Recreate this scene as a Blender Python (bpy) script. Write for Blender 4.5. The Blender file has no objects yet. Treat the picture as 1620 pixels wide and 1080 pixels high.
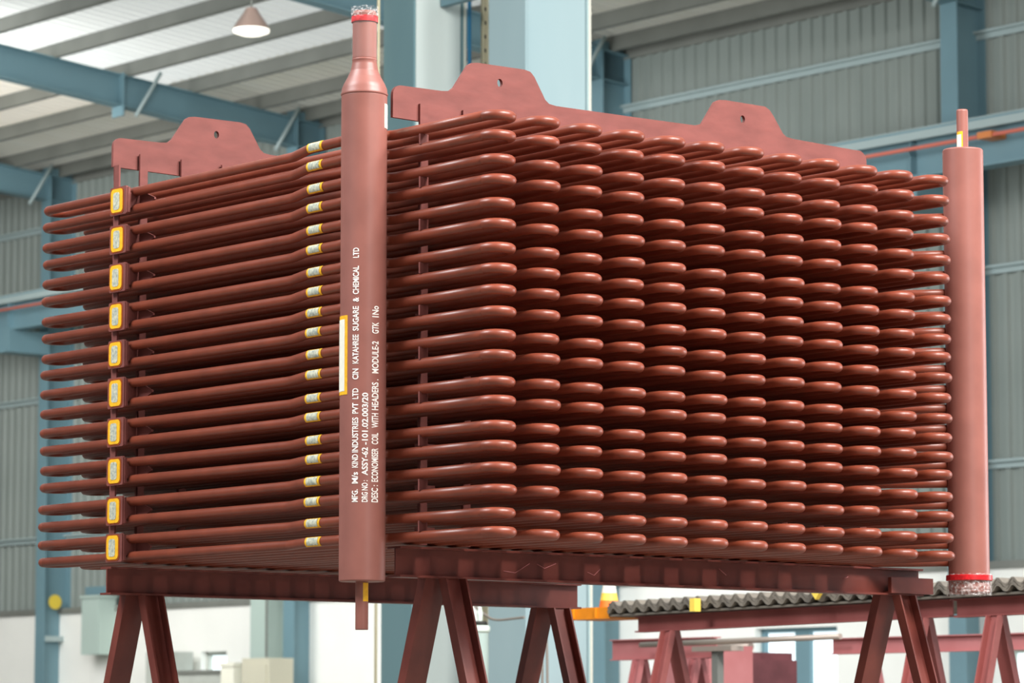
import bpy, math, random
from mathutils import Vector, Matrix
random.seed(7)
SC = bpy.context.scene
COL = SC.collection
PI = math.pi
# ---------------------------------------------------------------- camera, world, lights, exposure
CH = 1.35                       # camera height above the shop floor
TH = 0.69947                    # hall and coil are turned by this about z (local x = across, local y = along)
OX, OY = -0.0947, 12.0          # near lower corner of the coil
cd = bpy.data.cameras.new('camera'); cam = bpy.data.objects.new('camera', cd); COL.objects.link(cam)
cam.location = (0, 0, CH); cam.rotation_euler = (PI/2 + 0.11395, 0, 0)
cd.sensor_width = 36; cd.lens = 5393.9/1620*36; cd.clip_end = 300
cd.dof.use_dof = True; cd.dof.focus_distance = 12.7; cd.dof.aperture_fstop = 6.3
SC.camera = cam
w = bpy.data.worlds.new('sky'); SC.world = w; w.use_nodes = True
bg = w.node_tree.nodes['Background']; WN = w.node_tree
# overcast sky: brighter towards the zenith, dimmer at the horizon
_tc = WN.nodes.new('ShaderNodeTexCoord'); _sx = WN.nodes.new('ShaderNodeSeparateXYZ'); WN.links.new(_tc.outputs['Generated'], _sx.inputs[0])
_cr = WN.nodes.new('ShaderNodeValToRGB'); WN.links.new(_sx.outputs['Z'], _cr.inputs[0]); WN.links.new(_cr.outputs[0], bg.inputs[0])
_cr.color_ramp.elements[0].position = 0.0; _cr.color_ramp.elements[0].color = (.06, .065, .07, 1)
_cr.color_ramp.elements[1].position = .8; _cr.color_ramp.elements[1].color = (.93, .97, 1, 1)
bg.inputs[1].default_value = .8

def W(v, u, z=-CH):                    # hall coordinates (across, along, height relative to the camera) -> world
    return (OX+v*math.cos(TH)-u*math.sin(TH), OY+v*math.sin(TH)+u*math.cos(TH), z+CH)
def area(name, loc, target, sx, sy, power, col=(1, 1, 1)):
    l = bpy.data.lights.new(name, 'AREA'); l.shape = 'RECTANGLE'; l.size = sx; l.size_y = sy
    l.energy = power; l.color = col
    o = bpy.data.objects.new(name, l); COL.objects.link(o); o.location = loc
    o.rotation_euler = (Vector(target)-Vector(loc)).to_track_quat('-Z', 'Y').to_euler()
    return o
area('skylight_key', (5.4, 7.4, 10.8), (0.9, 12.9, 2.4), 2.6, 3.0, 2150, (1, .96, .92))
area('mid_bay_fill', W(4.5, 2.0, 7.0), W(9.4, 11.2, 4.5), 2.0, 2.0, 240, (.98, 1, 1))  # added fill lamp, brightens the pale twin columns
area('right_high_fill', (10.5, 9.6, 11.5), (1.0, 13.0, 2.3), 3.0, 3.5, 1750, (1, .98, .97))  # added lamp high at right, no door there; highlights on the bends
area('header_sheen_light', (6.9, 0.6, 4.6), (0.3, 12.6, 2.8), 1.4, 4.0, 200, (1, .98, .96))  # unseen upright lamp, added for the sheen along the left header
area('right_rim_light', (11.0, 19.5, 3.4), (1.9, 13.8, 2.8), 3.0, 5.0, 420, (.94, .97, 1))  # unseen light from back right, gives the right header its rim
area('left_high_fill', (-7.0, 10.6, 10.2), (-0.8, 13.0, 2.8), 4.5, 4.0, 1350, (.95, .98, 1))  # added lamp high at left, no door there; lights the left face
area('far_bay_fill', W(12.0, 30.0, 8.9), W(20.4, 35.0, 1.5), 5.0, 10.0, 1500, (1, 1, .98))  # added fill for the far left end of the wall
area('rear_bay_fill', W(8.5, 18.0, 7.6), W(20.4, 29.0, 2.0), 6.0, 14.0, 1950, (.97, 1, 1))  # added fill lamp, brightens the back wall
SC.view_settings.view_transform = 'Standard'; SC.view_settings.look = 'None'
SC.view_settings.exposure = 0.0; SC.view_settings.gamma = 1.0; SC.view_settings.use_curve_mapping = False

# ---------------------------------------------------------------- materials
def lin(c):
    return tuple(((x/255)/12.92 if x/255 <= .04045 else ((x/255+.055)/1.055)**2.4) for x in c)
def mat(name, rgb, rough=.5, metal=0., noise=0., scale=8., bump=0., rgb2=None, emis=None, spec=.5, detail=4., stretch=None, world=False):
    m = bpy.data.materials.new(name); m.use_nodes = True; nt = m.node_tree; N = nt.nodes; L = nt.links
    b = N['Principled BSDF']; c = lin(rgb)
    b.inputs['Base Color'].default_value = (*c, 1); b.inputs['Roughness'].default_value = rough
    b.inputs['Metallic'].default_value = metal; b.inputs['Specular IOR Level'].default_value = spec
    if noise or bump or rgb2:
        tc = N.new('ShaderNodeTexCoord'); mp = N.new('ShaderNodeMapping'); L.new(N.new('ShaderNodeNewGeometry').outputs['Position'] if world else tc.outputs['Object'], mp.inputs[0])
        if stretch: mp.inputs['Scale'].default_value = stretch
        nz = N.new('ShaderNodeTexNoise'); nz.inputs['Scale'].default_value = scale; nz.inputs['Detail'].default_value = detail
        L.new(mp.outputs[0], nz.inputs['Vector'])
        cr = N.new('ShaderNodeValToRGB'); L.new(nz.outputs[0], cr.inputs[0])
        c2 = lin(rgb2) if rgb2 else tuple(x*(1-noise) for x in c)
        c1 = c if rgb2 else tuple(min(1, x*(1+noise)) for x in c)
        cr.color_ramp.elements[0].position = .32; cr.color_ramp.elements[1].position = .68
        cr.color_ramp.elements[0].color = (*c2, 1); cr.color_ramp.elements[1].color = (*c1, 1)
        L.new(cr.outputs[0], b.inputs['Base Color'])
        if bump:
            bp = N.new('ShaderNodeBump'); bp.inputs['Strength'].default_value = bump; bp.inputs['Distance'].default_value = .01
            L.new(nz.outputs[0], bp.inputs['Height']); L.new(bp.outputs[0], b.inputs['Normal'])
    if emis:
        b.inputs['Emission Color'].default_value = (*c, 1); b.inputs['Emission Strength'].default_value = emis
    return m
M = {}
M['tube'] = mat('red_oxide_tube_paint', (128, 61, 42), .38, noise=.12, scale=11, bump=.05, world=True)
M['header'] = mat('red_oxide_header_paint', (146, 92, 82), .42, noise=.08, scale=9, bump=.05)
M['plate'] = mat('red_oxide_plate_paint', (124, 70, 64), .62, spec=.35, noise=.14, scale=7, bump=.15, stretch=(1, 1, 2.5))
M['beam'] = mat('trestle_brown_red_paint', (124, 62, 52), .42, rgb2=(98, 44, 38), scale=5, bump=.12)
M['beam_far'] = mat('rack_brown_red_paint', (158, 88, 84), .55, rgb2=(134, 66, 62), scale=3)
M['pinkbeam'] = mat('faded_pink_red_paint', (198, 130, 130), .6, rgb2=(178, 104, 104), scale=2)
M['yellow'] = mat('yellow_marker_paint', (246, 184, 32), .5, noise=.12, scale=60)
M['tagorange'] = mat('orange_brown_marker_edge', (150, 66, 16), .5, noise=.2, scale=50)
M['tag'] = mat('white_tag_face', (214, 212, 186), .5, rgb2=(150, 158, 150), scale=95)
M['tagwhite'] = mat('cream_label_face', (240, 238, 222), .45, noise=.04, scale=40)
M['letter'] = mat('white_paint_marker', (255, 248, 240), .6)
M['redtape'] = mat('red_tape', (205, 32, 38), .35, noise=.25, scale=60)
M['blue'] = mat('blue_structural_paint', (108, 140, 150), .5, noise=.06, scale=1.2)
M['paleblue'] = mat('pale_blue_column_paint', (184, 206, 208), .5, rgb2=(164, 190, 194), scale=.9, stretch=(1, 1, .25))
M['colblue'] = mat('blue_grey_column_shaft', (128, 160, 164), .5, rgb2=(112, 146, 152), scale=.9, stretch=(1, 1, .25))
M['colwhite'] = mat('greenish_white_column_face', (222, 232, 226), .5, rgb2=(206, 218, 214), scale=.9, stretch=(1, 1, .25))  # paler tone for the left column's broad face than for its flanges
M['roof'] = mat('white_roof_sheet', (236, 236, 228), .6, rgb2=(222, 220, 206), scale=.4)
M['purlin'] = mat('galvanised_grey_purlin', (120, 122, 116), .6, noise=.1, scale=1.5)
M['sheet'] = mat('grey_green_wall_sheet', (142, 150, 145), .6, rgb2=(130, 139, 134), scale=.5)
M['girt'] = mat('pale_girt_paint', (160, 176, 176), .5)
M['dado'] = mat('white_plaster', (244, 244, 238), .8, noise=.03, scale=1.0)
M['floor'] = mat('concrete_floor', (118, 114, 106), .6, noise=.1, scale=.6)
M['orange'] = mat('orange_paint', (232, 138, 20), .5, noise=.08, scale=12)
M['coneo'] = mat('orange_cone_plastic', (240, 120, 40), .5)
M['conew'] = mat('white_cone_band', (240, 238, 226), .5)
M['coney'] = mat('yellow_cone_band', (246, 212, 90), .5)
M['rail'] = mat('red_conductor_rail', (206, 110, 92), .5)
M['clamp'] = mat('orange_rail_clamp', (210, 126, 66), .5)
M['corr'] = mat('weathered_grey_sheet', (132, 124, 112), .75, rgb2=(104, 98, 90), scale=14)
M['pipeblue'] = mat('bright_blue_pipe', (36, 120, 162), .4)
M['cream'] = mat('cream_cable_tray', (226, 214, 178), .6)
M['darkhole'] = mat('dark_slot', (60, 50, 46), .8)
M['steel'] = mat('bare_steel', (186, 172, 160), .4, metal=.5)
M['cable'] = mat('grey_brown_cable', (140, 130, 120), .6)
M['dark'] = mat('dark_rubber', (44, 44, 38), .6)
M['grey'] = mat('grey_box_paint', (186, 190, 182), .6, noise=.05)
M['beige'] = mat('beige_box_paint', (200, 196, 176), .6)
M['maroon'] = mat('dark_maroon_machine', (110, 62, 66), .6, noise=.2, scale=6)
M['lampshade'] = mat('brown_lamp_shade', (150, 126, 116), .4, metal=.4)
M['bulb'] = mat('lamp_diffuser', (255, 250, 236), .4, emis=1.3)
M['window'] = mat('daylit_window_pane', (236, 250, 255), .3, emis=1.15)
M['palegreen'] = mat('pale_green_duct', (176, 194, 186), .6)
M['poster'] = mat('yellow_round_sign', (222, 196, 70), .6)
M['brightrim'] = mat('white_rim_plastic', (236, 250, 236), .3)
# roof sheets let some daylight through
def translucent(m, c, f):
    nt = m.node_tree; N = nt.nodes; L = nt.links; b = N['Principled BSDF']; out = N['Material Output']
    t = N.new('ShaderNodeBsdfTranslucent'); t.inputs[0].default_value = (*c, 1)
    mx = N.new('ShaderNodeMixShader'); mx.inputs[0].default_value = f
    L.new(b.outputs[0], mx.inputs[1]); L.new(t.outputs[0], mx.inputs[2]); L.new(mx.outputs[0], out.inputs[0])
M['roof_clear'] = mat('translucent_roof_sheet', (240, 240, 232), .6)
translucent(M['roof_clear'], (.93, .95, .93), .62)
translucent(M['roof'], (.8, .8, .76), .10)
M['roof_dim'] = mat('part_translucent_roof_sheet', (236, 228, 212), .6)
translucent(M['roof_dim'], (.86, .82, .74), .42)
# clear film round the pipe ends
def film():
    m = bpy.data.materials.new('clear_plastic_film'); m.use_nodes = True; nt = m.node_tree; N = nt.nodes; L = nt.links
    b = N['Principled BSDF']; b.inputs['Base Color'].default_value = (.93, .9, .88, 1); b.inputs['Roughness'].default_value = .12
    b.inputs['Specular IOR Level'].default_value = .9
    tc = N.new('ShaderNodeTexCoord'); v = N.new('ShaderNodeTexVoronoi'); v.inputs['Scale'].default_value = 70
    L.new(tc.outputs['Object'], v.inputs['Vector'])
    bp = N.new('ShaderNodeBump'); bp.inputs['Strength'].default_value = 1; bp.inputs['Distance'].default_value = .008
    L.new(v.outputs['Distance'], bp.inputs['Height']); L.new(bp.outputs[0], b.inputs['Normal'])
    r = N.new('ShaderNodeValToRGB'); L.new(v.outputs['Distance'], r.inputs[0])
    r.color_ramp.elements[0].position = .3; r.color_ramp.elements[0].color = (.03, .03, .03, 1)
    r.color_ramp.elements[1].position = .75; r.color_ramp.elements[1].color = (.32, .32, .32, 1)
    L.new(r.outputs[0], b.inputs['Alpha'])
    return m
M['film'] = film()
M['film2'] = mat('clear_sleeve', (250, 240, 236), .15)
M['film2'].node_tree.nodes['Principled BSDF'].inputs['Alpha'].default_value = .05

# ---------------------------------------------------------------- mesh helpers
class MB:
    def __init__(s): s.v = []; s.f = []; s.sm = []
    def add(s, vs, fs, smooth=False):
        n = len(s.v); s.v += [tuple(x) for x in vs]
        for f in fs: s.f.append(tuple(i+n for i in f)); s.sm.append(smooth)
    def box(s, x0, x1, y0, y1, z0, z1):
        vs = [(x, y, z) for z in (z0, z1) for y in (y0, y1) for x in (x0, x1)]
        s.add(vs, [(0, 2, 3, 1), (4, 5, 7, 6), (0, 1, 5, 4), (2, 6, 7, 3), (0, 4, 6, 2), (1, 3, 7, 5)])
    def hexa(s, a, b):                      # two quads, bottom and top loops
        s.add(list(a)+list(b), [(3, 2, 1, 0), (4, 5, 6, 7), (0, 1, 5, 4), (1, 2, 6, 5), (2, 3, 7, 6), (3, 0, 4, 7)])
    def prism(s, poly, axis, a, b):         # poly of 2-D points extruded along axis between a and b
        def P(p, t):
            return {'x': (t, p[0], p[1]), 'y': (p[0], t, p[1]), 'z': (p[0], p[1], t)}[axis]
        n = len(poly); vs = [P(p, a) for p in poly]+[P(p, b) for p in poly]
        fs = [tuple(range(n)), tuple(range(2*n-1, n-1, -1))]+[(i, i+n, (i+1) % n+n, (i+1) % n) for i in range(n)]
        s.add(vs, fs)
    def tube(s, pts, r, seg=14, caps=True, up=(0, 0, 1)):
        pts = [Vector(p) for p in pts]; rr = r if isinstance(r, (list, tuple)) else [r]*len(pts)
        vs = []; fs = []
        for i, p in enumerate(pts):
            t = (pts[min(i+1, len(pts)-1)]-pts[max(i-1, 0)]).normalized()
            u = Vector(up)
            if abs(t.dot(u)) > .95: u = Vector((1, 0, 0))
            a = t.cross(u).normalized(); b = a.cross(t).normalized()
            for k in range(seg):
                g = 2*PI*k/seg; vs.append(p+a*rr[i]*math.cos(g)+b*rr[i]*math.sin(g))
        for i in range(len(pts)-1):
            for k in range(seg):
                k2 = (k+1) % seg; fs.append((i*seg+k, i*seg+k2, (i+1)*seg+k2, (i+1)*seg+k))
        s.add(vs, fs, True)
        if caps:
            n = len(vs); m = len(s.v)-n
            s.f.append(tuple(m+k for k in range(seg-1, -1, -1))); s.sm.append(False)
            s.f.append(tuple(m+n-seg+k for k in range(seg))); s.sm.append(False)
    def lathe(s, prof, seg=40, c=(0, 0), caps=True):
        vs = []; fs = []; P = [prof[0]]
        for (r0, z0), (r1, z1) in zip(prof, prof[1:]):      # keep long faces flat-shaded up to their rims
            d = math.hypot(r1-r0, z1-z0)
            if d > .02:
                q = .0015/d; P += [(r0+(r1-r0)*q, z0+(z1-z0)*q), (r1-(r1-r0)*q, z1-(z1-z0)*q)]
            P.append((r1, z1))
        prof = P
        for r, z in prof:
            for k in range(seg):
                g = 2*PI*k/seg; vs.append((c[0]+r*math.cos(g), c[1]+r*math.sin(g), z))
        for i in range(len(prof)-1):
            for k in range(seg):
                k2 = (k+1) % seg; fs.append((i*seg+k, i*seg+k2, (i+1)*seg+k2, (i+1)*seg+k))
        s.add(vs, fs, True)
        if caps:
            m = len(s.v)-len(vs)
            s.f.append(tuple(m+k for k in range(seg-1, -1, -1))); s.sm.append(False)
            s.f.append(tuple(len(s.v)-seg+k for k in range(seg))); s.sm.append(False)
    def patch(s, c, r, a0, a1, z0, z1, th=.0015, n=8):   # curved plate lying on an upright cylinder
        vs = []; fs = []
        for i in range(n+1):
            g = a0+(a1-a0)*i/n
            for z in (z0, z1):
                for q in (r-.001, r+th): vs.append((c[0]+q*math.cos(g), c[1]+q*math.sin(g), z))
        for i in range(n):
            j = 4*i; k = j+4
            fs += [(j+1, k+1, k+3, j+3), (j, j+2, k+2, k), (j, k, k+1, j+1), (j+2, j+3, k+3, k+2)]
        fs += [(0, 1, 3, 2), (4*n, 4*n+2, 4*n+3, 4*n+1)]
        s.add(vs, fs)
    def mesh(s, name, m):
        me = bpy.data.meshes.new(name); me.from_pydata(s.v, [], s.f)
        me.polygons.foreach_set('use_smooth', s.sm); me.update()
        if m: me.materials.append(m)
        return me
    def build(s, name, m, parent=None, loc=(0, 0, 0), rot=0):
        return link(name, s.mesh(name, m), parent, loc, rot)
def link(name, me, parent=None, loc=(0, 0, 0), rot=0):
    o = bpy.data.objects.new(name, me); COL.objects.link(o); o.location = loc
    o.rotation_euler = rot if isinstance(rot, (tuple, list)) else (0, 0, rot)
    if parent is not None: o.parent = parent
    return o
def thing(name, label, cat, v, u, z=-CH, rot=0., group=None):
    o = bpy.data.objects.new(name, None); COL.objects.link(o); o.empty_display_size = .2
    o.location = W(v, u, z); o.rotation_euler = (0, 0, TH+rot)
    o['label'] = label; o['category'] = cat
    if group: o['group'] = group
    return o
def tag(o, label, cat, group=None):
    o['label'] = label; o['category'] = cat
    if group: o['group'] = group
    return o
def struct(name, v=0, u=0, z=-CH, me=None):
    o = bpy.data.objects.new(name, me); COL.objects.link(o); o.location = W(v, u, z); o.rotation_euler = (0, 0, TH)
    o['kind'] = 'structure'; return o
H = CH                                 # local z in a thing based on the floor = height relative to camera + H

# ---------------------------------------------------------------- the hall shell
f = MB(); f.box(-18, 21, -14, 62, -.2, 0); struct('floor', 0, 0, -CH, f.mesh('floor', M['floor']))
VW = 20.5                              # inner face of the long wall
wall = struct('wall_back', VW, 0)
def ribsheet(width, z0, z1, pitch=.2, h=.035):
    prof = []; n = round(width/pitch)
    for i in range(n):
        y = i*pitch
        prof += [(y, 0), (y+.10, 0), (y+.12, -h), (y+.18, -h)]
    prof += [(width-.004, 0)]
    m = MB(); vs = []; fs = []
    for y, x in prof: vs += [(x, y, z0), (x, y, z1)]
    for i in range(len(prof)-1): fs.append((2*i, 2*i+2, 2*i+3, 2*i+1))
    k = len(vs); vs += [(.05, 0, z0), (.05, 0, z1), (.05, width-.004, z0), (.05, width-.004, z1)]
    e = 2*(len(prof)-1)
    fs += [(k, k+1, k+3, k+2), (0, 1, k+1, k), (e, k+2, k+3, e+1)]
    m.add(vs, fs); return m
ws = ribsheet(1.0, 1.77+H, 8.75+H).mesh('wall_sheet', M['sheet'])
for i in range(8, 50): link('wall_sheet', ws, wall, (0, i*1.0, 0))
g = None
for zz in (7.75, 5.1, 2.95):
    g = MB(); g.box(-.11, -.05, 8, 50, zz+H-.015, zz+H+.015); g.box(-.06, -.045, 8, 50, zz+H-.08, zz+H)
    g.build('girt', M['girt'], wall)
endw = struct('wall_end', 0, 49.9)
es = ribsheet(1.0, 0, 8.6+H).mesh('wall_sheet', M['sheet'])
for i in range(-16, 20): link('wall_sheet', es, endw, (float(i)+1, 0, 0), PI/2)
# white plastered dado wall, in block courses between the window openings
dado = struct('wall_dado', VW-.15, 0)
g = MB(); x0, x1 = 0, .3
wins = [(18.27, 19.61, -1.25, 1.20), (30.29, 30.92, -.9, 1.13), (15.2, 15.75, -1.0, .9)]
ys = [8]
for a, b, c, d in sorted(wins): ys += [a, b]
ys.append(50)
for i in range(0, len(ys), 2): g.box(x0, x1, ys[i], ys[i+1], 0, 1.77+H)
for a, b, c, d in wins:
    g.box(x0, x1, a, b, d+H, 1.77+H); g.box(x0, x1, a, b, 0, c+H)
g.build('plaster_wall', M['dado'], dado)
g = MB(); g.box(-.04, .06, 8, 50, 1.77+H, 1.85+H); g.build('coping', M['purlin'], dado)
for i, (a, b, c, d) in enumerate(wins):
    wn = struct('window_%d' % (i+1), VW, 0)
    g = MB(); g.box(.02, .03, a, b, c+H, d+H); g.build('pane', M['window'], wn)
    g = MB(); t = .05
    g.box(-.05, .05, a, a+t, c+H, d+H); g.box(-.05, .05, b-t, b, c+H, d+H); g.box(-.05, .05, a, b, c+H, c+H+t); g.box(-.05, .05, a, b, d+H-t, d+H)
    if i == 0: g.box(-.04, .04, (a+b)/2-.12, (a+b)/2+.12, c+H, d+H)
    g.build('window_frame', M['blue'] if i == 0 else M['grey'], wn)
# roof: sheets on purlins, sloping down to the long wall
RA, RB = 10.405, -.0882                # z = RA + RB*v
ceil = struct('ceiling', 0, 0)
prof = []
for i in range(5): prof += [(i*.2, 0), (i*.2+.14, 0), (i*.2+.155, .03), (i*.2+.185, .03)]
prof.append((.996, 0))
def roof_sheet(va, vb, m_):
    rm = MB(); vs = []
    for y, dz in prof:
        for v in (va, vb): vs.append((v, y, RA+RB*v+H+dz))
    n = len(prof)
    rm.add(vs, [(2*i, 2*i+2, 2*i+3, 2*i+1) for i in range(n-1)]); return rm.mesh('roof_sheet', m_)
lo = roof_sheet(18.30, 20.75, M['roof']); hi = roof_sheet(4.0, 18.36, M['roof_clear']); hi2 = roof_sheet(4.0, 18.36, M['roof_dim'])
for i in range(10, 50):
    link('roof_sheet', lo, ceil, (0, float(i), 0)); link('roof_sheet', hi if i < 29 else hi2, ceil, (0, float(i), .006))
pv = [20.25, 19.45, 18.35, 17.3, 16.15, 15.0]+[15.0-1.15*k for k in range(1, 9)]
pm = MB(); pm.box(-.035, .035, 8, 50, -.01, .0); pm.box(-.035, -.027, 8, 50, -.2, -.01); pm.box(-.10, -.027, 8, 50, -.21, -.2)
pme = pm.mesh('purlin', M['purlin'])
for v in pv: link('purlin', pme, ceil, (v, 0, RA+RB*v+H))
g = MB(); g.box(20.45, 20.75, 8, 50, 8.35+H, 8.62+H); g.build('eave_strut', M['purlin'], ceil)

# portal frames: I column on the wall + tapered rafter + fly braces
def portal(u, label):
    t = thing('portal_frame', label, 'steel frame', 20.0, u)
    z1 = 8.55+H
    g = MB(); g.box(0, .016, -.125, .125, 0, z1); g.box(.46, .476, -.125, .125, 0, z1); g.box(.016, .46, -.006, .006, 0, z1)
    g.build('column', M['blue'], t)
    b = MB(); b.box(-.12, .476, -.2, .2, 0, .03); b.build('base_plate', M['blue'], t)
    g = MB()
    def top(v): return RA+RB*(v+20.0)+H-.21
    sec = [(.476, .38), (-1.2, .42), (-8, .42), (-15.5, .6)]
    for (a, da), (c, dc) in zip(sec, sec[1:]):
        for (o1, o2, w_) in ((0, -.014, .11), ('d', .014, .11)):
            za = top(a)-(da if o1 == 'd' else 0); zc = top(c)-(dc if o1 == 'd' else 0)
            lo = min(0, o2); hi = max(0, o2)
            g.hexa([(c, -w_, zc+lo), (a, -w_, za+lo), (a, w_, za+lo), (c, w_, zc+lo)], [(c, -w_, zc+hi), (a, -w_, za+hi), (a, w_, za+hi), (c, w_, zc+hi)])
        g.hexa([(c, -.006, top(c)-dc), (a, -.006, top(a)-da), (a, .006, top(a)-da), (c, .006, top(c)-dc)],
               [(c, -.006, top(c)), (a, -.006, top(a)), (a, .006, top(a)), (c, .006, top(c))])
    g.build('rafter', M['blue'], t)
    g = MB(); x = -2.87; g.box(x-.012, x+.012, -.13, .13, top(x)-.56, top(x)+.02); g.build('splice_plate', M['blue'], t)
    for x in (-2.35, -.05-.0, -5.0, -8.4):
        b = MB(); b.tube([(x-.33, -.13, top(x)-.50), (x+.02, -.20, top(x)+.12)], .028, 6); b.build('fly_brace', M['girt'], t)
    return t
portal(16.1, 'blue steel portal column behind the right header pipe')
portal(22.0, 'blue steel portal column just right of the pale twin columns')
portal(28.35, 'blue steel portal frame whose rafter crosses the upper left roof')
p4 = portal(34.65, 'far left blue portal column behind the tube ends with yellow round sign')
g = MB(); g.tube([(-.005, 0, 0), (-.02, 0, 0)], .11, 20); o = g.build('round_sign', M['poster'], p4, (.17, -.14, 1.94+H)); o.rotation_euler = (0, 0, PI/2)
g = MB(); g.box(.02, .45, -.13, .0, 1.35+H, 1.43+H); g.build('stiffener', M['girt'], p4)

# crane runway along the wall
cr = thing('crane_runway_beam', 'blue crane runway beam with red conductor rail along the sheeted wall', 'crane beam', 19.45, 0)
g = MB(); g.box(-.13, .13, 8, 50, 6.50+H, 6.52+H); g.box(-.11, .11, 8, 50, 6.0+H, 6.03+H); g.box(-.006, .006, 8, 50, 6.03+H, 6.50+H)
g.build('beam', M['blue'], cr)
g = MB(); g.box(-.13, -.09, 8, 50, 6.41+H, 6.50+H); g.box(-.035, .035, 8, 50, 6.52+H, 6.56+H); g.build('top_rail', M['girt'], cr)
g = MB(); g.tube([(-.2, 8, 6.30+H), (-.2, 50, 6.30+H)], .022, 8); g.build('conductor_rail', M['rail'], cr)
for i in range(14):
    b = MB(); y = 9.0+i*1.55*1.9; b.box(-.24, -.0, y-.1, y+.1, 6.27+H, 6.34+H); b.build('rail_clamp', M['clamp'], cr)
for u in (16.1, 22.0, 28.35, 34.65):
    b = MB(); b.box(-.16, .56, -.15, .15, 5.68+H, 6.0+H); b.box(-.2, .56, -.17, .17, 5.66+H, 5.68+H); b.build('bracket', M['blue'], cr, (0, u, 0))
    b = MB(); b.box(-.10, .10, u-.006, u+.006, 6.03+H, 6.50+H); b.build('stiffener', M['blue'], cr)

# pale twin columns in mid hall
def icol(name, label, v, u0, u1, vb, m1, m2):
    t = thing(name, label, 'column', v, (u0+u1)/2)
    wv = vb-v; wu = (u0-u1)/2; z1 = RA+RB*v+H-.25
    g = MB(); g.box(0, .02, -wu, wu, 0, z1); g.box(wv-.02, wv, -wu, wu, 0, z1); g.box(.02, wv-.02, -.008, .008, 0, z1)
    g.build('shaft', m1, t)
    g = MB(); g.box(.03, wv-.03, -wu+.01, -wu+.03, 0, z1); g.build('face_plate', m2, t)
    g = MB(); g.box(wv-.005, wv+.012, -wu-.012, -wu+.0, 0, z1); g.build('bright_edge', M['tagwhite'], t)  # added pale strip for the bright line along the flange edge
    b = MB(); b.box(-.12, wv+.12, -wu-.1, wu+.1, 0, .035); b.build('base_plate', M['paleblue'], t)
    return t, wu, wv
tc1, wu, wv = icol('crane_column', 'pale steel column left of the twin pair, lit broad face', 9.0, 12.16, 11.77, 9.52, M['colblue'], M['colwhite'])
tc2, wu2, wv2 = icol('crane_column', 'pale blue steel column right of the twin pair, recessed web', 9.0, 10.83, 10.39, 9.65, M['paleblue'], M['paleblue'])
g = MB(); g.tube([(-.03, wu+.03, 0), (-.03, wu+.03, 9+H)], .012, 8); g.build('conduit', M['cream'], tc1)
br = thing('lattice_brace', 'grey horizontal lacing bars between the pale twin columns', 'brace', 9.3, 11.3)
for z in (1.6, 3.0, 4.4, 5.02, 5.8, 7.2):
    b = MB(); b.box(-.03, .03, -.465, .465, z+H, z+H+.07); b.build('lacing_bar', M['blue'], br)
o = MB(); o.tube([(0, 0, 0), (0, 0, 9.1+H)], .016, 10); p = o.build('water_pipe', M['pipeblue'], None, W(9.56, 11.75), TH)
tag(p, 'thin bright blue pipe running up beside the pale column', 'pipe')
ct = thing('cable_tray', 'cream perforated cable tray standing between the pale twin columns', 'cable tray', 9.72, 11.75)
g = MB(); g.box(-.035, .035, -.008, .008, 0, 9.1+H); g.box(-.035, -.03, -.03, .008, 0, 9.1+H); g.build('tray', M['cream'], ct)
g = MB()
for i in range(60): g.box(-.008, .008, -.0095, -.0078, 3.2+H+i*.06*1.9, 3.2+H+i*.06*1.9+.03)
o = g.build('slots', M['darkhole'], ct); o['kind'] = 'stuff'
# hanging high bay lamp
lp = thing('high_bay_lamp', 'round high bay lamp hanging below the white roof', 'lamp', 14.0, 20.97, 7.62)
g = MB(); g.lathe([(.03, .34), (.06, .33), (.10, .26), (.17, .16), (.21, .09), (.20, .09)], 24); g.build('shade', M['lampshade'], lp)
g = MB(); g.lathe([(.0, .02), (.12, .03), (.20, .06), (.205, .088), (.0, .09)], 24); g.build('diffuser', M['bulb'], lp)
g = MB(); g.tube([(0, 0, .33), (0, 0, 1.5)], .012, 6); g.build('rod', M['purlin'], lp)

# things along the foot of the wall
def boxthing(name, label, cat, v, u, du, dv, z0, z1, m, extra=None):
    t = thing(name, label, cat, v, u, z0 if z0 > -CH else -CH)
    h = z1-z0
    g = MB(); g.box(-dv/2, dv/2, -du/2, du/2, 0, h); g.build('body', m, t)
    return t, h
t, h = boxthing('duct', 'pale green vertical duct on the white wall near far left column', 'duct', 20.18, 33.32, .46, .3, 1.13, 2.0, M['palegreen'])
g = MB(); g.box(-.17, .17, -.25, .25, h-.04, h); g.build('flange', M['palegreen'], t)
g = MB(); g.box(-.05, .05, -.62, .15, 0, .12); o = g.build('pipe_tray', M['blue'], None, W(20.27, 33.6, 2.02), TH); tag(o, 'dark blue tray along the wall behind the pale green duct', 'tray')
t, h = boxthing('electric_cabinet', 'grey cabinet standing left of the small daylit window', 'cabinet', 20.0, 31.2, .6, .4, -CH, 1.13, M['grey'])
g = MB(); g.box(-.215, -.2, -.26, .26, .1, h-.08); g.build('door', M['grey'], t)
t, h = boxthing('downpipe_box', 'grey green tall box on white wall left of a blue column', 'duct', 20.15, 29.03, .42, .3, -CH, 1.9, M['palegreen'])
g = MB(); g.box(-.17, -.15, -.2, -.17, 0, h); g.build('seam', M['purlin'], t)
t, h = boxthing('control_panel', 'beige control box in front of a blue wall column', 'cabinet', 19.4, 28.0, .62, .4, -CH, .98, M['beige'])
g = MB(); g.box(-.22, -.2, -.26, .26, .1, h-.08); g.build('door', M['beige'], t)
g = MB(); g.box(-.235, -.22, -.1, .1, h-.5, h-.35); g.build('display', M['purlin'], t)
t, h = boxthing('work_bench', 'long grey bench below the white wall at lower left', 'bench', 19.6, 29.7, 1.5, .6, -CH, .84, M['grey'])
g = MB(); g.box(-.33, .33, -.8, .8, h-.05, h); g.build('bench_top', M['purlin'], t)
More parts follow.
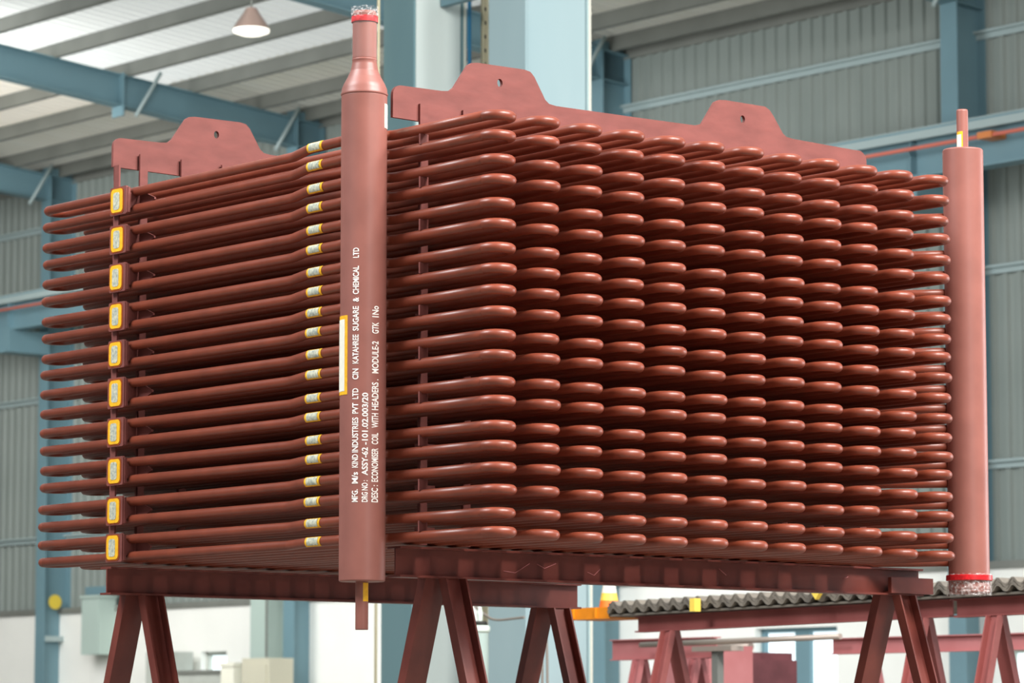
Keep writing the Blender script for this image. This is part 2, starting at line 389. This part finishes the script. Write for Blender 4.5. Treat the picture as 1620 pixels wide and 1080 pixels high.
t, h = boxthing('storage_crate', 'white crate on the bench end beside the beige control box', 'crate', 19.35, 28.65, .3, .3, -CH, .93, M['tagwhite'])
g = MB(); g.box(-.17, .17, -.17, .17, h-.05, h); g.build('lid', M['tagwhite'], t)

# ---------------------------------------------------------------- trestles
def channel_leg(m, top, bot, du, wv, lip, sgn):
    """sloping channel: top/bot (x, y, z) of the web centre, wv = width in x, lip = flange depth in y"""
    tx, ty, tz = top; bx, by, bz = bot; th = .008
    def bar(xa, xb, ya, yb):
        m.hexa([(bx+xa, by+ya, bz), (bx+xb, by+ya, bz), (bx+xb, by+yb, bz), (bx+xa, by+yb, bz)],
               [(tx+xa, ty+ya, tz), (tx+xb, ty+ya, tz), (tx+xb, ty+yb, tz), (tx+xa, ty+yb, tz)])
    h = wv/2
    if sgn < 0:      # flanges towards -y
        bar(-h, h, -th, 0); bar(-h, -h+th, -lip, -th); bar(h-th, h, -lip, -th)
    else:
        bar(-h, h, 0, th); bar(-h, -h+th, th, lip); bar(h-th, h, th, lip)
def trestle(label, v, u, rot, length, ztop, hb, legs, m, tilt=0., group=None, foot=.62, lipd=.05, legw=.10, gus=False):
    t = thing('support_trestle', label, 'trestle', v, u, -CH, rot, group)
    z1 = ztop+H; z0 = z1-hb
    g = MB(); th = .008
    def bb(xa, xb, ya, yb, za, zb):
        g.hexa([(xa, ya, za+tilt*xa), (xb, ya, za+tilt*xb), (xb, yb, za+tilt*xb), (xa, yb, za+tilt*xa)],
               [(xa, ya, zb+tilt*xa), (xb, ya, zb+tilt*xb), (xb, yb, zb+tilt*xb), (xa, yb, zb+tilt*xa)])
    bb(0, length, -.0, th, z0, z1); bb(0, length, -lipd*.55, 0, z1-th, z1); bb(0, length, -lipd*.55, 0, z0, z0+th)
    bb(0, length, th, lipd, z1-th, z1); bb(0, length, th, lipd, z0, z0+th)
    g.build('beam', m, t)
    for x in legs:
        for sgn in (-1, 1):
            g = MB(); zt = z0+tilt*x
            channel_leg(g, (x+.02*sgn*-1, sgn*.012, zt), (x-.02*sgn, sgn*foot, 0.0), 0, legw, .045, sgn)
            g.build('leg', m, t)
        g = MB(); y = foot*.62
        g.box(x-.02, x+.02, -y, y, z0*.38-.03, z0*.38+.03); g.build('cross_bar', m, t)
    return t
t1 = trestle('front brown red steel trestle nearest the header pipe', .026, .542, 0, 2.765, .672, .112, (.22, 2.62), M['beam'])
g = MB(); g.box(2.55, 2.80, -.05, -.03, .567+H, .632+H); g.box(2.55, 2.80, -.03, .0, .567+H, .575+H); g.build('end_channel', M['beam'], t1)
t1.children[0]['label'] = 'channel beam scratched and scuffed in front'
for P_ in ([(.512, .597), (.568, .592), (.639, .629)], [(.677, .628), (.714, .613), (.771, .633)], [(.93, .605), (.963, .594), (.995, .619)], [(2.321, .621), (2.347, .629)], [(1.62, .64), (1.66, .615)]):
    g = MB(); g.tube([(x, -.0008, z+H) for x, z in P_], .0016, 5); g.build('scratch', M['pinkbeam'], t1)
t2 = trestle('rear brown red steel trestle in shade under far end of the coil', -.004, 2.395, 0, 2.53, .664, .112, (.17, 2.37), M['beam'])

# ---------------------------------------------------------------- background racks (beams run along the hall)
R1 = trestle('brown trestle carrying left part of the grey corrugated sheets', 6.0, 5.82, -PI/2, 2.52, .680, .094, (.28, 2.30), M['beam_far'], .0115, foot=.55, legw=.09)
R2 = trestle('brown trestle carrying right part of the sheets behind header', 6.0, 3.27, -PI/2, 2.3, .709, .10, (.28, 1.9), M['beam_far'], .0115, foot=.55, legw=.09)
R3 = trestle('faded pink trestle behind the left end of corrugated sheets', 9.0, 9.41, -PI/2, 1.1, .667, .15, (.3, .9), M['pinkbeam'], 0, foot=.5, legw=.09)
R4 = trestle('faded pink trestle seen between the front right legs', 9.0, 7.16, -PI/2, 2.6, .632, .11, (.35, 2.2), M['pinkbeam'], 0, foot=.5, legw=.09)
cs_prof = []
pitch = .105; nw = 46
for i in range(nw):
    y = -i*pitch
    cs_prof += [(y, .0), (y-.016, .006), (y-.030, .024), (y-.040, .032), (y-.054, .032), (y-.066, .024), (y-.084, .006)]
def corr_sheet(thick, yoff):
    m = MB(); vs = []; fs = []; n = len(cs_prof)
    for y, z in cs_prof:
        zz = z-.0115*y
        for x in (0, 1.6): vs += [(x, y+yoff, zz), (x, y+yoff, zz+thick)]
    for i in range(n-1):
        a = 4*i; b = a+4
        fs += [(a, a+1, b+1, b), (a+2, b+2, b+3, a+3), (a+1, a+3, b+3, b+1), (a, b, b+2, a+2)]
    fs += [(0, 2, 3, 1), (4*n-4, 4*n-3, 4*n-1, 4*n-2)]
    m.add(vs, fs); return m
names = ['bottom', 'second from bottom', 'third from bottom', 'top']
for k in range(4):
    o = corr_sheet(.0102, (.0, .004, -.003, .002)[k]).build('corrugated_sheet', M['corr'], None, W(5.9, 5.98, .697+k*.0112), TH)
    tag(o, 'weathered grey corrugated sheet on the rack, %s of the stack' % names[k], 'sheet', 'stacked corrugated sheets')
g = MB(); g.hexa([(0, -4.6, .0529), (1.6, -4.6, .0529), (1.6, 0, 0), (0, 0, 0)], [(0, -4.6, .0649), (1.6, -4.6, .0649), (1.6, 0, .012), (0, 0, .012)])
o = g.build('packing_plate', M['corr'], None, W(5.92, 5.98, .683), TH); tag(o, 'flat grey plate lying under the corrugated sheets', 'plate')
g = MB(); g.box(0, .05, -.02, .02, 0, .075); o = g.build('yellow_wedge', M['coney'], None, W(5.83, 5.17, .69), TH); tag(o, 'small yellow wedge stuck on the corrugated sheet edge', 'wedge')
g = MB(); g.prism([(-.05, .045), (.05, .045), (.0, -.015)], 'x', -.01, .02); o = g.build('hanging_tag', M['coney'], None, W(5.86, 4.19, .745), TH); tag(o, 'yellow triangular tag on the corrugated sheets, right of centre', 'tag')
ob = thing('lifting_block', 'orange block projecting from the left end of the sheets', 'block', 5.95, 6.235, .673)
g = MB(); g.box(0, .3, -.22, .20, 0, .07); g.build('body', M['orange'], ob)
g = MB(); g.box(-.012, 0, -.10, -.09, .005, .065); g.box(-.012, 0, .1, .11, .005, .065); g.build('rib', M['orange'], ob)
g = MB(); g.box(-.01, .31, -.25, -.22, .01, .09); g.build('end_hook', M['dark'], ob)
cn = thing('traffic_cone', 'small white and orange cone standing on the orange block', 'cone', 6.1, 6.19, .743)
g = MB(); g.lathe([(.062, 0), (.055, .045)], 20, caps=False); g.build('base_band', M['coneo'], cn)
g = MB(); g.lathe([(.055, .045), (.047, .09)], 20, caps=False); g.build('middle_band', M['coney'], cn)
g = MB(); g.lathe([(.047, .09), (.018, .26)], 20); g.build('tip', M['conew'], cn)
o = MB(); o.tube([(0, 0, 0), (0, -2.0, .02)], .02, 8); p = o.build('steel_pipe', M['steel'], None, W(8.86, 8.95, .618), TH); tag(p, 'long pale steel pipe lying level behind the brown rack', 'pipe')
pst = thing('pipe_stand', 'short grey stand holding the level steel pipe', 'stand', 8.86, 8.15)
g = MB(); g.box(-.03, .03, -.03, .03, 0, .56+H); g.build('post', M['purlin'], pst); g = MB(); g.box(-.06, .06, -.2, .2, .56+H, .595+H); g.build('saddle', M['steel'], pst)
mc = thing('machine', 'dark maroon machine body under the steel pipe', 'machine', 10.9, 10.22)
g = MB(); g.box(-.2, .3, -.45, .5, 0.95, .61+H); g.build('bed', M['maroon'], mc)
g = MB(); g.box(-.25, .25, -.55, -.1, 0, .55+H); g.box(-.2, .3, -.05, .5, 0, .95); g.build('housing', M['maroon'], mc)
g = MB(); g.box(-.27, -.2, -.22, -.05, .45+H, .52+H); g.build('red_cover', M['redtape'], mc)
g = MB(); g.tube([(-.1, -.4, .655+H), (-.1, .2, .665+H)], .035, 8); g.build('shaft', M['steel'], mc)
tk = thing('machine_cabinet', 'faded red cabinet right of the brown rack legs', 'cabinet', 9.95, 9.45)
g = MB(); g.box(-.2, .25, -.27, .25, 0, .635+H); g.build('body', M['pinkbeam'], tk)
g = MB(); g.box(-.212, -.2, -.02, .0, .05, .55+H); g.build('seam', M['maroon'], tk)

# hanging bin and cables between the trestle legs
bn = thing('tall_bin', 'pale blue cylinder bin with bright rim between trestle legs', 'bin', 7.2, 8.75)
g = MB(); g.lathe([(.055, .0), (.06, .67+H), (.05, .67+H)], 20); g.build('body', M['palegreen'], bn)
g = MB(); g.lathe([(.066, .675+H), (.07, .69+H), (.07, .71+H), (.062, .72+H)], 20); g.build('rim', M['brightrim'], bn)
g = MB(); g.lathe([(.05, .72+H), (.055, .735+H), (.045, .75+H)], 16); g.build('cap', M['dark'], bn)
g = MB(); g.lathe([(.016, .75+H), (.02, .80+H), (.008, .86+H)], 10); g.build('knob', M['brightrim'], bn)
def cable(pts, label, r=.009):
    m = MB(); P = []
    V = [Vector(p) for p in pts]
    for i in range(len(V)-1):
        p0 = V[max(i-1, 0)]; p1 = V[i]; p2 = V[i+1]; p3 = V[min(i+2, len(V)-1)]
        for s in range(6):
            t = s/6
            P.append(.5*((2*p1)+(-p0+p2)*t+(2*p0-5*p1+4*p2-p3)*t*t+(-p0+3*p1-3*p2+p3)*t**3))
    P.append(V[-1]); m.tube(P, r, 6)
    o = m.build('cable', M['cable'], None, W(7.4, 8.4), TH); tag(o, label, 'cable', 'cables hanging under the coil'); return o
cable([(0, .10, 1.25+H), (0, .09, .95+H), (0, .0, .80+H), (0, -.06, .72+H), (0, -.07, .3+H), (0, -.06, 0.01)], 'grey cable curving down left of the shaded trestle leg')
cable([(.02, -.24, 1.25+H), (.02, -.23, .95+H), (.02, -.13, .80+H), (.02, -.09, .70+H), (.02, -.10, .3+H), (.02, -.1, .01)], 'grey cable bending in from the right to join its neighbour')
cable([(-.1, .62, 1.2+H), (-.1, .55, .9+H), (-.1, .42, .80+H), (-.1, .30, .76+H), (-.1, .1, .765+H), (-.1, .0, .77+H)], 'thin cable running level above the pale bin')

# ---------------------------------------------------------------- the tube coil
RO = .019                                 # tube radius
LAY = [(2.1849, -0.0016, 0.0013), (2.1136, -0.0015, -0.0008), (2.0267, -0.0013, 0.0015), (1.9538, -0.0011, 0.0012), (1.8695, -0.0008, 0.0007), (1.7945, 0.0001, 0.0002), (1.7088, 0.0001, -0.0025), (1.634, 0.001, 0.0003), (1.5581, -0.0023, -0.002), (1.4807, 0.0013, -0.0002), (1.3977, 0.0015, -0.0004), (1.3256, -0.0021, -0.0026), (1.2316, 0.0028, 0.0002), (1.1637, 0.0006, -0.0012), (1.0744, 0.0026, 0.0042), (1.0039, 0.0023, 0.0028), (0.9267, -0.0026, -0.0006), (0.8485, -0.0002, -0.0001), (0.7665, 0.0017, -0.0025), (0.6994, 0.0003, -0.0039)]
ZB = .55                                  # base height of the module relative to camera
coil = thing('tube_coil_module', 'large red oxide painted serpentine tube bundle with header pipes', 'tube coil', 0, 0, ZB)
L = 2.876; PT = .206; RB2 = PT/4
NP = 12
def bend_mesh(sgn):
    m = MB(); n = 12; pts = []
    for i in range(n+1):
        a = PI*i/n; pts.append((RB2-RB2*math.cos(a), sgn*RB2*math.sin(a), 0))
    pts = [(0, -sgn*.006, 0)]+pts+[(2*RB2, -sgn*.006, 0)]
    m.tube(pts, RO, 16, caps=False); return m.mesh('return_bend', M['tube'])
near_b = bend_mesh(-1); far_b = bend_mesh(1)
HX, HY, HR = -.12, .553, .0843           # left header centre and radius
GX, GY, GR = 2.75, .222, .0838           # right header
for j, (a, b, c) in enumerate(LAY):
    m = MB()
    root = bpy.data.objects.new('serpentine_tube', None)
    def zz(x, y): return b*y+c*x
    bends = []
    for k in range(NP):
        x = k*PT; dz = random.uniform(-.003, .003) if k else 0.; e0 = random.uniform(-.004, .004); e1 = random.uniform(-.005, .005)
        x += random.uniform(-.002, .002) if k else 0
        def run(xx, y0, y1):
            ps = [(xx, y0, zz(xx, y0)+dz), (xx, (y0+y1)/2, zz(xx, (y0+y1)/2)+dz), (xx, y1, zz(xx, y1)+dz)]
            m.tube(ps, RO, 16, caps=False)
        if k == 0:
            # left length, jogging forward into the header, and right length out of the header
            z1 = zz(0, 1.1)
            m.tube([(0, L+e1-.006, zz(0, L)), (0, 1.30, zz(0, 1.3)), (0, 1.17, z1), (-.004, 1.14, z1), (-.05, 1.0, z1), (-.062, .965, z1), (-.066, .93, z1), (-.075, .75, z1), (-.10, .62, z1)], RO, 16)
            z2 = zz(0, .3)
            m.tube([(0, e0+.006, zz(0, 0)), (0, .3, z2), (0, .50, z2), (-.004, .53, z2), (-.018, .55, z2), (-.06, .555, z2)], RO, 16)
        else:
            run(x, e0+.006, L+e1-(.006 if k < 2 else 0))
        if k == NP-1:
            run(x+PT/2, e0+.006, L+e1-(.006 if k < 2 else 0))
        else:
            run(x+PT/2, e0+.006, L+e1-(.006 if k < 2 else 0))
        bends.append((near_b, x, e0, zz(x, 0)+dz))
        if k < 2: bends.append((far_b, x, L+e1, zz(x, L)+dz))
        else:
            pts = []
            for i in range(9):
                g_ = PI*i/8; pts.append((x+RB2-RB2*math.cos(g_), L+e1+RB2*math.sin(g_), zz(x, L)+dz))
            m.tube(pts, RO, 14, caps=False)
    # outlet of the last run into the right header
    xl = (NP-1)*PT+PT/2; zl = zz(xl, .6)
    m.tube([(xl, .78, zl), (xl+.03, .66, zl), (xl+.12, .52, zl), (GX-.12, .36, zl), (GX-.03, .25, zl)], RO, 12)
    o = link('serpentine_tube', m.mesh('serpentine_tube', M['tube']), coil, (0, 0, a-ZB))
    for me, x, y, z in bends: link('return_bend', me, o, (x, y, z))

# yellow framed markings on the stubs beside the header
for j, (a, b, c) in enumerate(LAY):
    z1 = a-ZB+b*1.1
    def shell(y0, y1, r, a0, a1, m_, name, par=None):
        m = MB(); n = 10; vs = []; fs = []
        for i in range(n+1):
            g_ = a0+(a1-a0)*i/n
            for q in (0, 1):
                y = (y0, y1)[q]; x = -.066+(y-.93)*(-.009/.18)*-1*1.0
                x = -.066-(.93-y)*.05
                for rr in (r, r+.0012): vs.append((x+rr*math.cos(g_), y, z1+rr*math.sin(g_)))
        for i in range(n):
            j0 = 4*i; k0 = j0+4
            fs += [(j0+1, j0+3, k0+3, k0+1), (j0, k0, k0+2, j0+2), (j0, j0+1, k0+1, k0), (j0+2, k0+2, k0+3, j0+3)]
        fs += [(0, 2, 3, 1), (4*n, 4*n+1, 4*n+3, 4*n+2)]
        m.add(vs, fs); return m.build(name, m_, par if par else coil)
    jt = random.uniform(-.004, .004)
    t_ = shell(.855+jt, .953+jt, RO+.0003, PI*.66, PI*1.34, M['yellow'], 'stub_marking')
    shell(.868+jt, .940+jt, RO+.0016, PI*.74, PI*1.22, M['tag'], 'marking_face', t_)
coil_tag_note = None
# clamp blocks with yellow framed tags, one for each pair of layers, at the far support
def rrect(cy, cz, w_, h_, r, n=5):
    P = []
    for (sx, sz, a0) in ((1, 1, 0), (-1, 1, PI/2), (-1, -1, PI), (1, -1, 1.5*PI)):
        for i in range(n+1):
            g_ = a0+PI/2*i/n; P.append((cy+sx*(w_/2-r)+r*math.cos(g_), cz+sz*(h_/2-r)+r*math.sin(g_)))
    return P
UA, UB = .542, 2.395
for p in range(10):
    za = LAY[2*p][0]-ZB+LAY[2*p][1]*2.3; zb = LAY[2*p+1][0]-ZB+LAY[2*p+1][1]*2.3
    zc = (za+zb)/2; hh = (za-zb)+.044
    for uc, front in ((2.287, True), (.43, False)):
        g = MB(); g.prism(rrect(uc, zc, .118, hh, .008), 'x', -.046, -.036); g.box(-.040, -.030, uc-.064, uc-.056, zc-hh*.45, zc+hh*.45)
        g.box(-.03, .03, uc-.056, uc-.05, zb+.004, za-.004)
        g.prism([(uc-.055, zc+hh*.38), (uc-.055, zc-hh*.38), (uc-.16, zc-.004), (uc-.16, zc+.004)], 'x', .022, .03)
        if not front:
            g = MB(); g.box(-.018, .02, uc-.08, uc-.072, zb+.016, za-.016); pass
            g.build('clamp_block', M['plate'], coil); continue
        blk = g.build('clamp_block', M['plate'], coil)
        w1 = random.uniform(-.004, .004)
        g = MB(); g.prism(rrect(uc+w1+.004, zc, .098, hh*.92, .018), 'x', -.0475, -.0455); g.build('marking_edge', M['tagorange'], blk)
        g = MB(); g.prism(rrect(uc+w1+.004, zc+w1*.5, .084, hh*.84, .018), 'x', -.0490, -.047); g.build('yellow_marking', M['yellow'], blk)
        g = MB(); g.prism(rrect(uc+w1+.006, zc, .046, hh*.62, .012), 'x', -.0502, -.0485); g.build('tag_face', M['tag'], blk)
# hanger plates on top
def arc(cx, cz, r, a0, a1, n=6):
    return [(cx+r*math.cos(a0+(a1-a0)*i/n), cz+r*math.sin(a0+(a1-a0)*i/n)) for i in range(n+1)]
zt = 2.372
PLATE = [(-.006, 2.252)]+[(-.006, 2.335)]+arc(.032, 2.337, .038, PI, PI/2)+[(.225, 2.378), (.262, 2.382), (.285, 2.398), (.352, 2.492), (.372, 2.503), (.40, 2.507)] + \
        [(.63, 2.510), (.66, 2.505), (.68, 2.488), (.735, 2.405), (.755, 2.392), (.79, 2.388), (1.20, 2.392), (1.52, 2.397), (1.56, 2.408), (1.63, 2.505), (1.655, 2.516), (1.69, 2.519)] + \
        [(1.91, 2.519), (1.935, 2.508), (1.955, 2.488), (2.01, 2.42), (2.03, 2.408), (2.07, 2.404), (2.40, 2.398)]+arc(2.452, 2.354, .044, PI/2, 0)+[(2.496, 2.27), (2.496, 2.246), (1.2, 2.242)]
def plate(u, dz, par, name):
    # extruded plate with two round holes, cut as strips between the holes
    th = .014
    me = bpy.data.meshes.new(name); import bmesh
    bm = bmesh.new()
    outer = [bm.verts.new((x, 0, z+dz-ZB)) for x, z in PLATE]
    edges = [bm.edges.new((outer[i], outer[(i+1) % len(outer)])) for i in range(len(outer))]
    for hx, hz in ((.508, 2.443), (1.783, 2.452)):
        hv = [bm.verts.new((hx+.013*math.cos(2*PI*k/18), 0, hz+dz-ZB+.016*math.sin(2*PI*k/18))) for k in range(18)]
        edges += [bm.edges.new((hv[k], hv[(k+1) % 18])) for k in range(18)]
    r = bmesh.ops.triangle_fill(bm, use_beauty=True, use_dissolve=False, edges=edges)
    fs = [f_ for f_ in bm.faces]
    r = bmesh.ops.extrude_face_region(bm, geom=fs)
    for v_ in [e for e in r['geom'] if isinstance(e, bmesh.types.BMVert)]: v_.co.y += th
    bmesh.ops.recalc_face_normals(bm, faces=bm.faces)
    bm.to_mesh(me); bm.free(); me.materials.append(M['plate'])
    o = link(name, me, par, (0, u-th, 0)); return o
plate(UA, 0, coil, 'lifting_plate'); plate(UB+.007, .052, coil, 'lifting_plate')
for u, dz in ((UA, 0), (UB, .052)):
    for k in range(12):
        x = .133+k*PT
        if k == 11: x = 2.44
        g = MB(); w_ = .019
        g.box(x-w_, x+w_, -.010, 0, LAY[-1][0]-ZB-.02, 2.315+dz-ZB)
        for p in range(10):                 # clips that carry each pair of layers
            za = LAY[2*p][0]-ZB; zb = LAY[2*p+1][0]-ZB
            g.box(x-.04, x+.04, -.03, -.01, (za+zb)/2-.009, (za+zb)/2+.009)
        g.build('hanger_strip', M['plate'], coil, (0, u-.015, 0))
# front strips that carry the clamp blocks
g = MB(); g.box(-.028, -.020, 2.312, 2.350, .70-ZB, 2.252+.048-ZB); g.box(-.028, .0, 2.345, 2.352, 2.24-ZB, 2.30-ZB); g.build('front_strip', M['plate'], coil)
g = MB(); g.box(.0, .008, .40, .45, .70-ZB, 2.26-ZB); g.box(0, .008, .45, .53, 2.20-ZB, 2.26-ZB)

# ---------------------------------------------------------------- left header with nozzle, stub, labels and lettering
hl = MB(); hl.lathe([(HR-.004, .539-ZB), (HR, .543-ZB), (HR, 2.318-ZB)], 56, (HX, HY)); hdr = hl.build('header_pipe', M['header'], coil)
g = MB(); g.lathe([(HR, 2.318-ZB), (HR+.002, 2.322-ZB), (HR+.0025, 2.326-ZB), (HR, 2.331-ZB), (HR-.001, 2.345-ZB), (HR-.008, 2.362-ZB), (HR-.022, 2.388-ZB), (HR-.033, 2.412-ZB), (.046, 2.438-ZB), (.0445, 2.45-ZB), (.0465, 2.4535-ZB), (.0445, 2.457-ZB)], 48, (HX, HY))
g.build('reducer', M['header'], hdr)
g = MB(); g.lathe([(.0445, 2.455-ZB), (.0445, 2.625-ZB), (.041, 2.635-ZB)], 40, (HX, HY)); g.build('nozzle', M['header'], hdr)
g = MB(); g.lathe([(.0225, .366-ZB), (.0235, .369-ZB), (.0235, .541-ZB)], 28, (HX+.0, HY)); g.build('drain_stub', M['header'], hdr)
def crumple(r, z0, z1, c, amp, par, seg=56, n=12):
    m = MB(); vs = []; fs = []
    for i in range(n+1):
        z = z0+(z1-z0)*i/n
        for k in range(seg):
            a_ = 2*PI*k/seg; q = r+random.uniform(-amp, amp)
            vs.append((c[0]+q*math.cos(a_), c[1]+q*math.sin(a_), z+random.uniform(-.002, .002)))
    for i in range(n):
        for k in range(seg):
            k2 = (k+1) % seg; fs.append((i*seg+k, i*seg+k2, (i+1)*seg+k2, (i+1)*seg+k))
    m.add(vs, fs, False); return m.build('plastic_wrap', M['film'], par)
crumple(.0490, 2.612-ZB, 2.652-ZB, (HX, HY), .003, hdr)
g = MB(); g.lathe([(.0495, 2.46-ZB), (.0495, 2.612-ZB)], 40, (HX, HY), caps=False); g.build('plastic_sleeve', M['film2'], hdr)
g = MB(); g.lathe([(.0488, 2.594-ZB), (.0490, 2.595-ZB), (.0490, 2.614-ZB), (.0488, 2.615-ZB)], 40, (HX, HY), caps=False); g.build('red_tape', M['redtape'], hdr)
# angles on the header: the camera looks along +Y world; local direction towards camera
AC = math.atan2(-1, 0)-TH - math.atan2(HX*math.cos(TH)-HY*math.sin(TH)+OX, 12.4)*1.0
def ang(off, R): return AC+math.asin(max(-1, min(1, off/R)))
# big left label, right cream label, stub marking
g = MB(); g.patch((HX, HY), HR, ang(-.0842, HR), ang(-.057, HR), 1.213-ZB, 1.502-ZB, .0012); lb = g.build('side_label', M['yellow'], hdr)
g = MB(); g.patch((HX, HY), HR+.001, ang(-.0842, HR)-.1, ang(-.066, HR), 1.226-ZB, 1.488-ZB, .0012); o = g.build('label_face', M['tagwhite'], hdr)
g = MB(); g.patch((HX, HY), HR, ang(.074, HR), ang(.0843, HR)+.3, 2.196-ZB, 2.286-ZB, .0012); g.build('side_label', M['tagwhite'], hdr)
g = MB(); g.patch((HX, HY), .0235, ang(.004, .0235), ang(.022, .0235), .468-ZB, .535-ZB, .0010); g.build('stub_marking', M['yellow'], hdr)
# lettering bent round the pipe
def word(txt, zs, ze, xoff, hgt=.024):
    cu = bpy.data.curves.new('lettering', 'FONT'); cu.body = txt; cu.size = 1; cu.resolution_u = 3; cu.offset = .022
    tmp = bpy.data.objects.new('lettering_source', cu); COL.objects.link(tmp)
    dg = bpy.context.evaluated_depsgraph_get(); dg.update()
    me = bpy.data.meshes.new_from_object(tmp.evaluated_get(dg)); bpy.data.objects.remove(tmp)
    xs = [v.co.x for v in me.vertices]; x0, x1 = min(xs), max(xs)
    st = 0.14
    cap = .72
    for v in me.vertices:
        t = (v.co.x-x0)/(x1-x0); z = zs+(ze-zs)*t - v.co.y*0+st*0
        off = xoff+hgt/2-(v.co.y/cap)*hgt
        a_ = AC+math.asin(max(-1, min(1, off/HR)))
        q = HR+.0013
        v.co = (HX+q*math.cos(a_), HY+q*math.sin(a_), z)
    me.materials.clear(); me.materials.append(M['letter'])
    return link('lettering', me, hdr)
def zpx(y): return 1.413+(540-y)*(1.413-.539)/(920-540)*1.0+((540-y)*0)
LN = [(-.0275, [('MFG.', 797, 777), ('M/s', 768, 750), ('KIND', 743, 722), ('INDUSTRIES', 719, 664), ('PVT', 658, 641), ('LTD', 635, 618), ('CIN', 604, 587), ('KATAHREE', 579, 533), ('SUGARE', 527, 488), ('&', 481, 474), ('CHEMICAL', 469, 424), ('LTD', 411, 395)]),
      (.0075, [('DRG NO :', 797, 763), ('ASSY-62', 755, 711), ('-101.02.003/20', 707, 625)]),
      (.0430, [('DESC :', 797, 770), ('ECONOMISER', 765, 712), ('COIL', 706, 688), ('WITH', 680, 657), ('HEADERS .', 652, 603), ('MODULE-2', 594, 543), ('GTK', 531, 513), ('1No', 505, 487)])]
for off, ws_ in LN:
    for txt, ya, yb in ws_: word(txt, zpx(ya)-ZB, zpx(yb)-ZB, off, .021 if off < .04 else .023)

# ---------------------------------------------------------------- right header
g = MB(); g.lathe([(GR, .575-ZB), (GR, 2.389-ZB), (GR-.004, 2.394-ZB)], 56, (GX, GY)); hr = g.build('header_pipe', M['header'], coil)
g = MB(); g.lathe([(.024, 2.393-ZB), (.024, 2.556-ZB), (.022, 2.562-ZB)], 28, (GX, GY)); g.build('vent_stub', M['header'], hr)
AG = math.atan2(-1, 0)-TH-.135
g = MB(); g.patch((GX, GY), .024, AG-1.1, AG+.05, 2.395-ZB, 2.468-ZB, .001); g.build('stub_marking', M['yellow'], hr)
g = MB(); g.patch((GX, GY), .025, AG-1.15, AG-.2, 2.397-ZB, 2.455-ZB, .001); g.build('marking_face', M['tagwhite'], hr)
g = MB(); g.lathe([(GR-.006, .560-ZB), (GR-.001, .566-ZB), (GR-.001, .577-ZB)], 48, (GX, GY)); g.build('pipe_end', M['header'], hr)
g = MB(); g.lathe([(GR+.0002, .612-ZB), (GR+.0105, .613-ZB), (GR+.0105, .634-ZB), (GR+.0002, .635-ZB)], 56, (GX, GY), caps=False); g.build('red_tape', M['redtape'], hr)
crumple(GR+.0055, .552-ZB, .640-ZB, (GX, GY), .003, hr, 72, 12)
